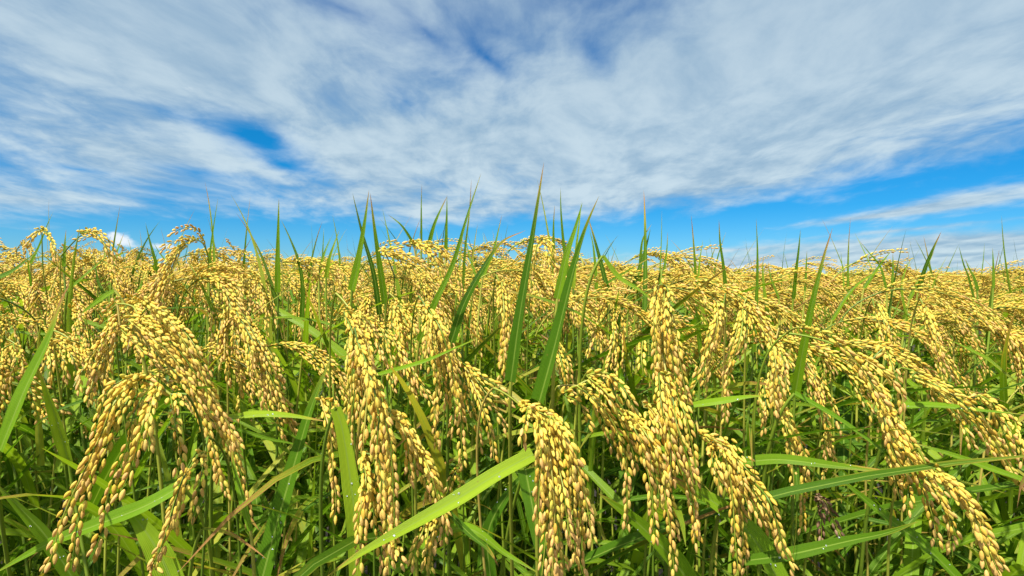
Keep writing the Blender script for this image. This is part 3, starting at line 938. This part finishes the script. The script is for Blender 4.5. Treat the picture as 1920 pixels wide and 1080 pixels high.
  label='rice plant with a leaf slanting up left below the great sweeping ear'),
 dict(leaves=[('1925,902 1860,880 1790,855 1712,830', (.42, .42), 18, 'mid', dict(n=(.1, -.6, .8)))], short='right edge leaf',
  label='rice plant with a green leaf slanting in from the right edge below the horizontal one'),
 dict(leaves=[('920,1090 915,1000 950,930 1010,860', (.46, .46), 26, 'dark', dict(b=.9)), ('985,880 1000,960 1015,1050 1020,1120', (.43, .40), 36, 'dark', dict(b=1, g0=-.4))], short='dark leaves at the centre',
  label='rice plant with dew-wet dark leaves beside the thickest ear'),
 dict(leaves=[('740,1070 860,990 950,1040 1010,1075', (.42, .40), 26, 'mid', dict(n=(0, -.6, .8))), ('750,890 800,850 870,830 905,1060', (.5, .5), 1, 'mid')][:1], short='curved leaf at the bottom',
  label='rice plant with a curved leaf arching right behind the low short bunch'),
 dict(leaves=[('840,960 880,1000 915,1030 935,1062', (.39, .37), 14, 'leaf', dict(rnd=.98))], short='yellow strip at the bottom',
  label='rice plant with a narrow orange-yellow leaf pointing down right, left of the thickest ear'),
 dict(leaves=[('700,705 790,680 850,655 900,632', (.40, .40), 13, 'mid', dict(n=(0, -.6, .8)))], short='slim leaf across the pinkish tails',
  label='rice plant with a slim leaf crossing in front of the pinkish-tailed ear'),
 dict(leaves=[('1300,760 1360,752 1400,745 1440,742', (.43, .42), 20, 'lime', dict(n=(0, -.6, .8)))], short='small lime leaf right of the tallest ear',
  label='rice plant with a small flat lime leaf touching the tallest ear on its right'),
 dict(leaves=[('380,990 430,1000 470,1025 500,1048', (.38, .36), 7, 'leaf', dict(rnd=.99, g0=.7))], short='dry strip at the bottom left',
  label='rice plant with a curled pinkish dry leaf left of the dark slanting leaf'),
]
for h_ in HEROES:
    h_.setdefault('r', 0)
    h_['from'] = h_.pop('from_', 'l')

OFF = {1: (0, 540), 2: (480, 540), 3: (960, 540), 4: (1440, 540)}


def pts2(s, reg):
    ox, oy = OFF[reg] if reg else (0, 0)
    k = 0.5 if reg else 1.0
    r = []
    for a in s.split():
        x, y = a.split(',')
        r.append((ox + float(x) * k, oy + float(y) * k))
    return r


HERO_INFO = []


def smooth_stem(root_xy, neck, tdir):
    """stem from the soil to the neck of the panicle, arriving along tdir"""
    b = np.array([root_xy[0], root_xy[1], 0.0])
    p1 = b + np.array([0, 0, neck[2] * 0.75])
    p2 = neck - unit(tdir) * 0.07
    t = np.linspace(0, 1, 40)[:, None]
    return (1 - t) ** 3 * b + 3 * (1 - t) ** 2 * t * p1 + 3 * (1 - t) * t * t * p2 + t ** 3 * neck


def hero_panicle(root, rootco, spec):
    reg, d, strands = spec['r'], spec['d'], spec['s']
    mats = [spec.get('mat', M_GRAIN), M_STEM]
    rot = -rootco
    curves = []
    for j, st in enumerate(strands):
        pp = pts2(st, reg)
        dj = d + (j % 3 - 1) * 0.012
        q3 = [P(x, y, dj + (0.02 if i == 0 else 0) - 0.006 * i / len(pp)) for i, (x, y) in enumerate(pp)]
        curves.append(spline(q3, 0.003)[0])
    # rachis: from the neck through the branch starts
    neck = np.mean([c[0] for c in curves], axis=0)
    if 'neck' in spec:
        nx, ny = pts2(spec['neck'], reg)[0]
        neck = P(nx, ny, d + 0.035)
    else:
        neck = neck + np.array([-.012 if spec.get('from', 'l') == 'l' else .012, 0.035, 0.010])
    g = Geo()
    cen = np.mean([c[0] for c in curves], axis=0)
    nodes = [neck]
    for c in sorted(curves, key=lambda c: np.linalg.norm(c[0] - neck)):
        b2 = c[0]
        a = min(nodes, key=lambda p_: np.linalg.norm(p_ - b2) + 0.25 * np.linalg.norm(p_ - neck))
        mid = (a + b2) / 2 + np.array([0, 0, 0.12 * np.linalg.norm(a - b2)])
        t = np.linspace(0, 1, 8)[:, None]
        qq = (1 - t) ** 2 * a + 2 * (1 - t) * t * mid + t * t * b2
        tube(g, qq + rot, 0.0009, 0.0006, 5, 1)
        if np.linalg.norm(a - b2) > 0.012 and a is not neck:
            grains(g, qq + rot, G0, 0.0068, 0.004, 0, 0.5, 0.0)
        nodes.append(b2)
    main = max(curves, key=len)
    tube(g, main + rot, 0.0007, 0.0003, 5, 1)
    pan = mesh_obj('panicle', g.mesh('panicle', mats), root)
    if 'plabel' in spec:
        pan['label'] = spec['plabel']
    hue = random.random()
    for c in curves:
        gb = Geo()
        grains(gb, c + rot, G0, spec.get('size', 0.0062), 0.0027, 0, hue, 0.0)
        # a second, thinner row makes the upper half of each branch fuller
        if len(c) > 14 and not spec.get('thin'):
            off = RNG.normal(0, 0.0022, 3)
            grains(gb, c[:int(len(c) * .55)] + rot + off, G0, spec.get('size', 0.0064), 0.0046, 0, hue, 0.0)
        tube(gb, c + rot, 0.0005, 0.0003, 4, 1)
        # bristle at some tips
        if gb.V:
            mesh_obj('grain_branch', gb.mesh('grain_branch', mats), pan)
    tdir = unit(cen - neck) * 0.6 + np.array([0, -0.2, 0.75])
    return neck, tdir


def blade_pts(q, w, nrm, fold, tw):
    T = tangents(q)
    SD = unit(np.cross(T, nrm))
    NN = np.cross(SD, T)
    a = np.linspace(0, tw, len(q))[:, None]
    return q, SD * np.cos(a) + NN * np.sin(a), NN * np.cos(a) - SD * np.sin(a)


def drop_shape():
    V, T = [(0, 0, -.3)], []
    for z, r in ((0, 1.0), (.6, .78)):
        V += [(r * math.cos(k * math.pi / 4), r * math.sin(k * math.pi / 4), z) for k in range(8)]
    V.append((0, 0, 1))
    for k in range(8):
        j = (k + 1) % 8
        T += [(0, 1 + j, 1 + k), (1 + k, 1 + j, 9 + j), (1 + k, 9 + j, 9 + k), (9 + k, 9 + j, 17)]
    return np.array(V, float), np.array(T)


DROP = drop_shape()


def hero_leaf(root, rootco, spec):
    """spec: points from base to tip in the photo, depths at base and tip, width in metres"""
    pp = pts2(spec['p'], 0)
    d0, d1 = spec['d']
    L = [0]
    for i in range(1, len(pp)):
        L.append(L[-1] + math.dist(pp[i], pp[i - 1]))
    q3 = [P(x, y, d0 + (d1 - d0) * L[i] / L[-1]) for i, (x, y) in enumerate(pp)]
    q, ln = spline(q3, cnt=48)
    g = Geo()
    nrm = np.array(spec.get('n', (0.1, -0.8, 0.5)))
    w = spec['w'] * (0.92 if pp[-1][1] > 560 else 0.76) * 0.5 * (d0 + d1) / F
    blade(g, q - rootco, w, nrm, 0, spec.get('rnd'), 6, spec.get('fold', 0.3), spec.get('tw', 0.25), spec.get('b', 0.75), spec.get('g0', 0.0), 0.06, sharp=spec.get('sh', 1) and pp[-1][1] < 560 and pp[0][1] > pp[-1][1] + 40)
    o = mesh_obj('leaf', g.mesh('leaf', [spec.get('mat', M_MID)]), root)
    if 'label' in spec:
        o['label'] = spec['label']
    if spec['w'] >= 20 and q[-1][2] < 1.13:
        dg = Geo()
        V_ = blade_pts(q - rootco, w, nrm, spec.get('fold', 0.3), spec.get('tw', 0.25))
        for _ in range(int(ln * 50)):
            i_ = int(random.uniform(.05, .75) * len(q))
            u_ = random.uniform(-.75, .75)
            c_, sd_, nn_ = V_
            p_ = c_[i_] + sd_[i_] * w / 2 * u_ + nn_[i_] * (w / 2 * spec.get('fold', 0.3) * abs(u_) + 0.0002)
            r_ = random.uniform(.0003, .0008)
            dv = DROP[0] * np.array([r_, r_, r_ * .8])
            fr = np.stack([sd_[i_], np.cross(nn_[i_], sd_[i_]), nn_[i_]])
            dg.add(dv @ fr + p_, DROP[1], np.zeros((len(DROP[0]), 3)))
        dd = mesh_obj('dew_drops', dg.mesh('dew_drops', [M_DEW]), o)
        dd['kind'] = 'stuff'
    return q[0], unit(q[1] - q[0])


MT = {'dark': M_DARK, 'mid': M_MID, 'lime': M_LIME, 'leaf': M_LEAF}
for H in HEROES:
    anchors = []
    d = H.get('d', 0.4)
    fx = H.get('x')
    if 's' in H:
        x0, y0 = pts2(H['s'][0], H['r'])[0]
    else:
        x0, y0 = pts2(H['leaves'][0][0], 0)[0]
        d = H['leaves'][0][1][0]
    n0 = P(x0, y0, d + 0.07)
    rootco = np.array([n0[0] + random.uniform(-.02, .02), n0[1] + random.uniform(.02, .05), 0.0])
    root = plant_root(tuple(rootco), H['label'], H.get('group', 'rice plants at the front edge of the field'))
    g = Geo()
    if 's' in H:
        spec = dict(H)
        if H.get('dry'):
            spec['mat'] = M_DRY
        neck, td = hero_panicle(root, rootco, spec)
        q = smooth_stem(rootco, neck, td)
        tube(g, q - rootco, 0.0016, 0.0007, 6)
        HERO_INFO.append((H.get('short', ''), P(*pts2(H['s'][0], H['r'])[len(H['s'][0].split()) // 2], d), root))
    else:
        HERO_INFO.append((H.get('short', ''), P(*pts2(H['leaves'][0][0], 0)[-1], d), root))
    for lf in H.get('leaves', ()):
        sp = dict(p=lf[0], d=lf[1], w=lf[2], mat=MT[lf[3]])
        if float(lf[0].split()[-1].split(',')[1]) < 520 and lf[2] < 20:      # blades that rise out of the ears further back
            sp['d'] = (lf[1][0] + .15, lf[1][1] + .15)
            if lf[3] == 'dark' and lf[2] < 14:
                sp['mat'] = M_MID
        if len(lf) > 4:
            sp.update(lf[4])
        b0, bt = hero_leaf(root, rootco, sp)
        q = smooth_stem(rootco, b0, (bt * 0.4 + np.array([0, 0, .6])))
        tube(g, q - rootco, 0.0022, 0.0012, 6)
    mesh_obj('stem', g.mesh('stem', [M_STEM]), root)

# ------------------------------------------------------------------ individual plants behind the front ones
random.seed(21)
TP = [panicle_template(100 + i, G1, .0063, .0030, split=True, nb=10) for i in range(12)]
TPm = [[(a.mesh('panicle', [M_GRAIN, M_STEM])), [p.mesh('grain_branch', [M_GRAIN, M_STEM]) for p in ps]] for a, ps in TP]
TPj = []
for i in range(12):
    a, _ = panicle_template(100 + i, G1, .0063, .0030, split=False, nb=10)
    TPj.append(a.mesh('panicle', [M_GRAIN, M_STEM]))
LM = {k: [leaf_template(300 + i * 7 + j * 50, k).mesh('leaf', [M_LEAF]) for i in range(8)] for j, k in enumerate(('flag', 'arch', 'out'))}
SM = [stem_template(500 + i).mesh('stem', [M_STEM]) for i in range(5)]
random.seed(33)


def scatter(y0, y1, per_m2, margin=0.25, xw=0.93):
    """jittered positions over the wedge the camera can see"""
    c = 1 / math.sqrt(per_m2)
    r = []
    y = y0
    while y < y1:
        X = xw * y + margin
        x = -X
        while x < X:
            r.append((x + random.uniform(-.5, .5) * c, y + random.uniform(-.5, .5) * c))
            x += c
        y += c
    return r


def droop_az(x, y):
    """the ears lean with the wind: to the right and towards the path"""
    return math.radians(-38 + 14 * math.sin(2.3 * x + y)) + random.gauss(0, 0.55)


cells = scatter(0.59, 1.70, 205, 0.10)
cells = [c for c in cells if random.random() < (np.interp(c[1], [.58, .70, .80], [.38, .7, 1.0] if c[0] > -.18 * c[1] else [.7, 1, 1]) * (0.6 if c[0] > .38 * c[1] and c[1] < 1.0 else 1))]
cells.sort(key=lambda c: c[1])
cells = cells[:245]
IND = []
for k, (x, y) in enumerate(cells):
    zt = top_z(x, y) + random.gauss(0, 0.025)
    neckz = zt - 0.055
    root = plant_root((x, y, 0))
    a = droop_az(x, y)
    t = random.randrange(12)
    lean = random.uniform(0.0, 0.05)
    nx, ny = lean * math.cos(a), lean * math.sin(a)
    st = mesh_obj('stem', SM[k % 5], root)
    M = Matrix(((1, 0, nx, 0), (0, 1, ny, 0), (0, 0, neckz, 0), (0, 0, 0, 1)))
    st.matrix_local = M
    near = y < 0.95
    sc = random.uniform(0.92, 1.1)
    pn = mesh_obj('panicle', TPm[t][0] if near else TPj[t], root)
    pn.location = (nx, ny, neckz)
    pn.rotation_euler = (random.gauss(0, .12), random.gauss(0, .12), a)
    pn.scale = (sc, sc, sc)
    if near:
        for bm_ in TPm[t][1]:
            mesh_obj('grain_branch', bm_, pn)
    kinds = ['flag', 'arch', 'out', 'out']
    for j, kd in enumerate(kinds):
        lo = mesh_obj('leaf', random.choice(LM[kd]), root)
        f = (0.90, 0.66, 0.52, .40)[j] + random.uniform(-.05, .05)
        if kd == 'flag':
            f = random.choice((0.94, 0.86, 0.80, 0.78))
        la = random.uniform(0, 2 * math.pi)
        lo.location = (nx * f, ny * f, neckz * f)
        lo.rotation_euler = (0, 0, la)
        s2 = random.uniform(0.85, 1.15)
        lo.scale = (s2, s2, s2)
    apex = np.array([x + nx, y + ny, neckz + .05])
    IND.append((root, apex, a, x, y))

# labels of these plants: which way the ear bows, how near, and the front plant it is seen next to
ordn = ['first', 'second', 'third', 'fourth', 'fifth', 'sixth', 'seventh', 'eighth', 'ninth', 'tenth', 'eleventh', 'twelfth']
LAND = [(s, proj(p), p) for s, p, _ in HERO_INFO if s]
bk = {}
for root, apex, a, x, y in IND:
    px, py = proj(apex)
    c, s = math.cos(a), math.sin(a)
    bow = 'bowing right' if c > .6 else 'bowing left' if c < -.6 else 'bowing forward' if s < 0 else 'bowing away'
    land = min(LAND, key=lambda l: abs(l[1][0] - px) + 0.25 * abs(l[1][1] - py))[0]
    dist = 'just behind' if y < .85 else 'well behind' if y < 1.2 else 'far behind'
    bk.setdefault((bow, dist, land), []).append((px, root))
for (bow, dist, land), L in bk.items():
    L.sort(key=lambda e: e[0])
    for i, (px, root) in enumerate(L):
        which = '' if len(L) == 1 else 'leftmost ' if i == 0 else 'rightmost ' if i == len(L) - 1 else ordn[i] + '-from-left '
        root['label'] = f'{which}golden rice plant {bow} {dist} the {land}'
        root['group'] = 'rice plants massed behind the front edge'

# ------------------------------------------------------------------ the rest of the field, past counting: one object


def place(geo, tm, pos, az, sc, mi_off=0, tilt=None):
    V, T, A, M = tm
    k = len(pos)
    ca, sa = np.cos(az), np.sin(az)
    Vs = V[None] * sc[:, None, None] if sc.ndim == 1 else V[None] * sc[:, None, :]
    X = Vs[..., 0] * ca[:, None] - Vs[..., 1] * sa[:, None]
    Y = Vs[..., 0] * sa[:, None] + Vs[..., 1] * ca[:, None]
    R = np.stack([X, Y, Vs[..., 2]], -1) + pos[:, None, :]
    nv = len(V)
    F_ = (T[None] + (np.arange(k) * nv)[:, None, None]).reshape(-1, 3)
    A2 = np.tile(A[None], (k, 1, 1))
    A2[..., 0] = (A2[..., 0] + RNG.random(k)[:, None]) % 1.0
    geo.V.append(R.reshape(-1, 3))
    geo.T.append(F_ + geo.n)
    geo.A.append(A2.reshape(-1, 3))
    geo.M.append(np.tile(M + mi_off, k).astype(np.int32))
    geo.n += k * nv


field = Geo()
lim = cells[-1][1] - 0.03
zones = [(lim, 2.0, 140, G1, .0070, .0042, 9, 1.0), (2.0, 3.2, 90, G2, .0076, .0046, 9, 1.15), (3.2, 6.0, 38, G2, .0085, .0066, 8, 1.35), (6.0, 13.0, 13, G3, .012, .012, 7, 2.2)]
for zi, (a0, a1, dens_, gt, sz_, sp_, nb_, rows_) in enumerate(zones):
    tm = [panicle_template(700 + zi * 20 + i, gt, sz_, sp_, nb_, rows_, False, zi == 0)[0].merged() for i in range(8)]
    random.seed(900 + zi)
    pts = scatter(a0, a1, dens_, 0.5, 0.98)
    pos = np.array([(x, y, top_z(x, y) + random.gauss(0, 0.017) - 0.055) for x, y in pts])
    azs = np.array([droop_az(x, y) for x, y in pts])
    ch = RNG.integers(0, 8, len(pts))
    for i in range(8):
        m_ = ch == i
        if m_.any():
            place(field, tm[i], pos[m_], azs[m_], RNG.uniform(.9, 1.15, m_.sum()) * (1, 1, 1.05, 1.25)[zi])

tm = [panicle_template(860 + i, G2, .0076, .0046, 9, 1.15)[0].merged() for i in range(4)]
for q_ in range(4):
    pp_ = []
    for _ in range(110):
        y = random.uniform(.5, lim)
        x = random.choice((-1, 1)) * (.93 * y + .10 + random.uniform(0, .75))
        pp_.append((x, y, top_z(x, y) - .06 + random.gauss(0, .017)))
    pp_ = np.array(pp_)
    place(field, tm[q_], pp_, np.array([droop_az(a_[0], a_[1]) for a_ in pp_]), RNG.uniform(.9, 1.1, len(pp_)))

# leaves and stems between and above the ears
lt = {k: [leaf_template(1300 + i * 7 + j * 50, k, 12, 2).merged() for i in range(8)] for j, k in enumerate(('flag', 'arch', 'out'))}


def scatter_leaves(pts, kind, zf, seed, top=False, sc0=(.8, 1.2)):
    random.seed(seed)
    pos = np.array([(x, y, zf(x, y)) for x, y in pts])
    ch = RNG.integers(0, 8, len(pts))
    for i in range(8):
        m_ = ch == i
        if m_.any():
            k = m_.sum()
            sc = RNG.uniform(*sc0, k)
            pp_ = pos[m_].copy()
            if top:
                pp_[:, 2] -= lt[kind][i][0][:, 2].max() * sc
            place(field, lt[kind][i], pp_, RNG.uniform(0, 6.283, k), sc, 2)


random.seed(55)
scatter_leaves([(random.gauss(-.10, .17) * y_, y_) for y_ in [random.uniform(.8, 1.7) for _ in range(85)]], 'flag', lambda x, y: top_z(x, y) + random.uniform(.02, .085), 20, True, (.7, 1.1))
scatter_leaves([(random.uniform(-.9, .9) * y_, y_) for y_ in [random.uniform(.9, 2.2) for _ in range(120)]], 'flag', lambda x, y: top_z(x, y) + random.uniform(.0, .06), 21, True, (.7, 1.1))
scatter_leaves(scatter(lim, 3.2, 42), 'flag', lambda x, y: top_z(x, y) - random.uniform(.10, .22), 1)
scatter_leaves(scatter(3.2, 7, 12), 'flag', lambda x, y: top_z(x, y) - random.uniform(.10, .20), 2)
scatter_leaves(scatter(7, 13, 4), 'flag', lambda x, y: top_z(x, y) - random.uniform(.10, .18), 3)
scatter_leaves(scatter(0.56, 2.0, 260, .8), 'arch', lambda x, y: top_z(x, y) - random.uniform(.04, .30), 4, True)
scatter_leaves(scatter(0.54, 1.8, 420, .7), 'out', lambda x, y: top_z(x, y) - random.uniform(.03, .34), 5, True)
scatter_leaves(scatter(0.57, 1.1, 420, .2), 'arch', lambda x, y: top_z(x, y) - random.uniform(.10, .34), 15, True, (1.0, 1.35))
scatter_leaves(scatter(2.2, 4.5, 50), 'arch', lambda x, y: top_z(x, y) - random.uniform(.02, .12), 6, True)
scatter_leaves(scatter(0.62, 1.25, 300, .2), 'out', lambda x, y: top_z(x, y) - random.uniform(-.01, .16), 16, True, (.9, 1.3))
scatter_leaves(scatter(1.0, 3.2, 60, .3), 'out', lambda x, y: top_z(x, y) + random.uniform(-.05, .03), 17, True)
stt = [stem_template(1500 + i, 4, 5).merged() for i in range(5)]
pts = scatter(0.5, 2.0, 70, .3)
for i in range(5):
    p_ = np.array([(x, y, 0) for x, y in pts[i::5]])
    place(field, stt[i], p_, RNG.uniform(0, 6.28, len(p_)), np.stack([np.ones(len(p_)), np.ones(len(p_)), RNG.uniform(.7, 1.0, len(p_))], 1), 1)

# the canopy beyond 12 m, seen edge-on: a bumpy surface
yy = np.concatenate([np.linspace(12, 30, 70), np.linspace(31, 120, 50), np.linspace(130, 1400, 30)])
nx_ = 260
VV = []
for y in yy:
    xs = np.linspace(-1.1 * y - 3, 1.1 * y + 3, nx_)
    z = 1.10 + RNG.normal(0, .03, nx_) * (1 if y < 130 else .3)
    VV.append(np.stack([xs, np.full(nx_, y), z], 1))
VV = np.vstack(VV)
i = np.arange(len(yy) - 1)[:, None] * nx_
s = np.arange(nx_ - 1)[None]
a, b = i + s, i + s + 1
c, d = a + nx_, b + nx_
TT_ = np.concatenate([np.stack([a, b, d], -1).reshape(-1, 3), np.stack([a, d, c], -1).reshape(-1, 3)])
field.add(VV, TT_, np.zeros((len(VV), 3)), 3)
fo = mesh_obj('rice_field', field.mesh('rice_field', [M_GRAIN, M_STEM, M_LEAF, M_FAR]))
fo['kind'] = 'stuff'
fo['label'] = 'dense golden rice crop with green leaves stretching to the horizon'
fo['category'] = 'rice crop'
print('field verts', field.n)
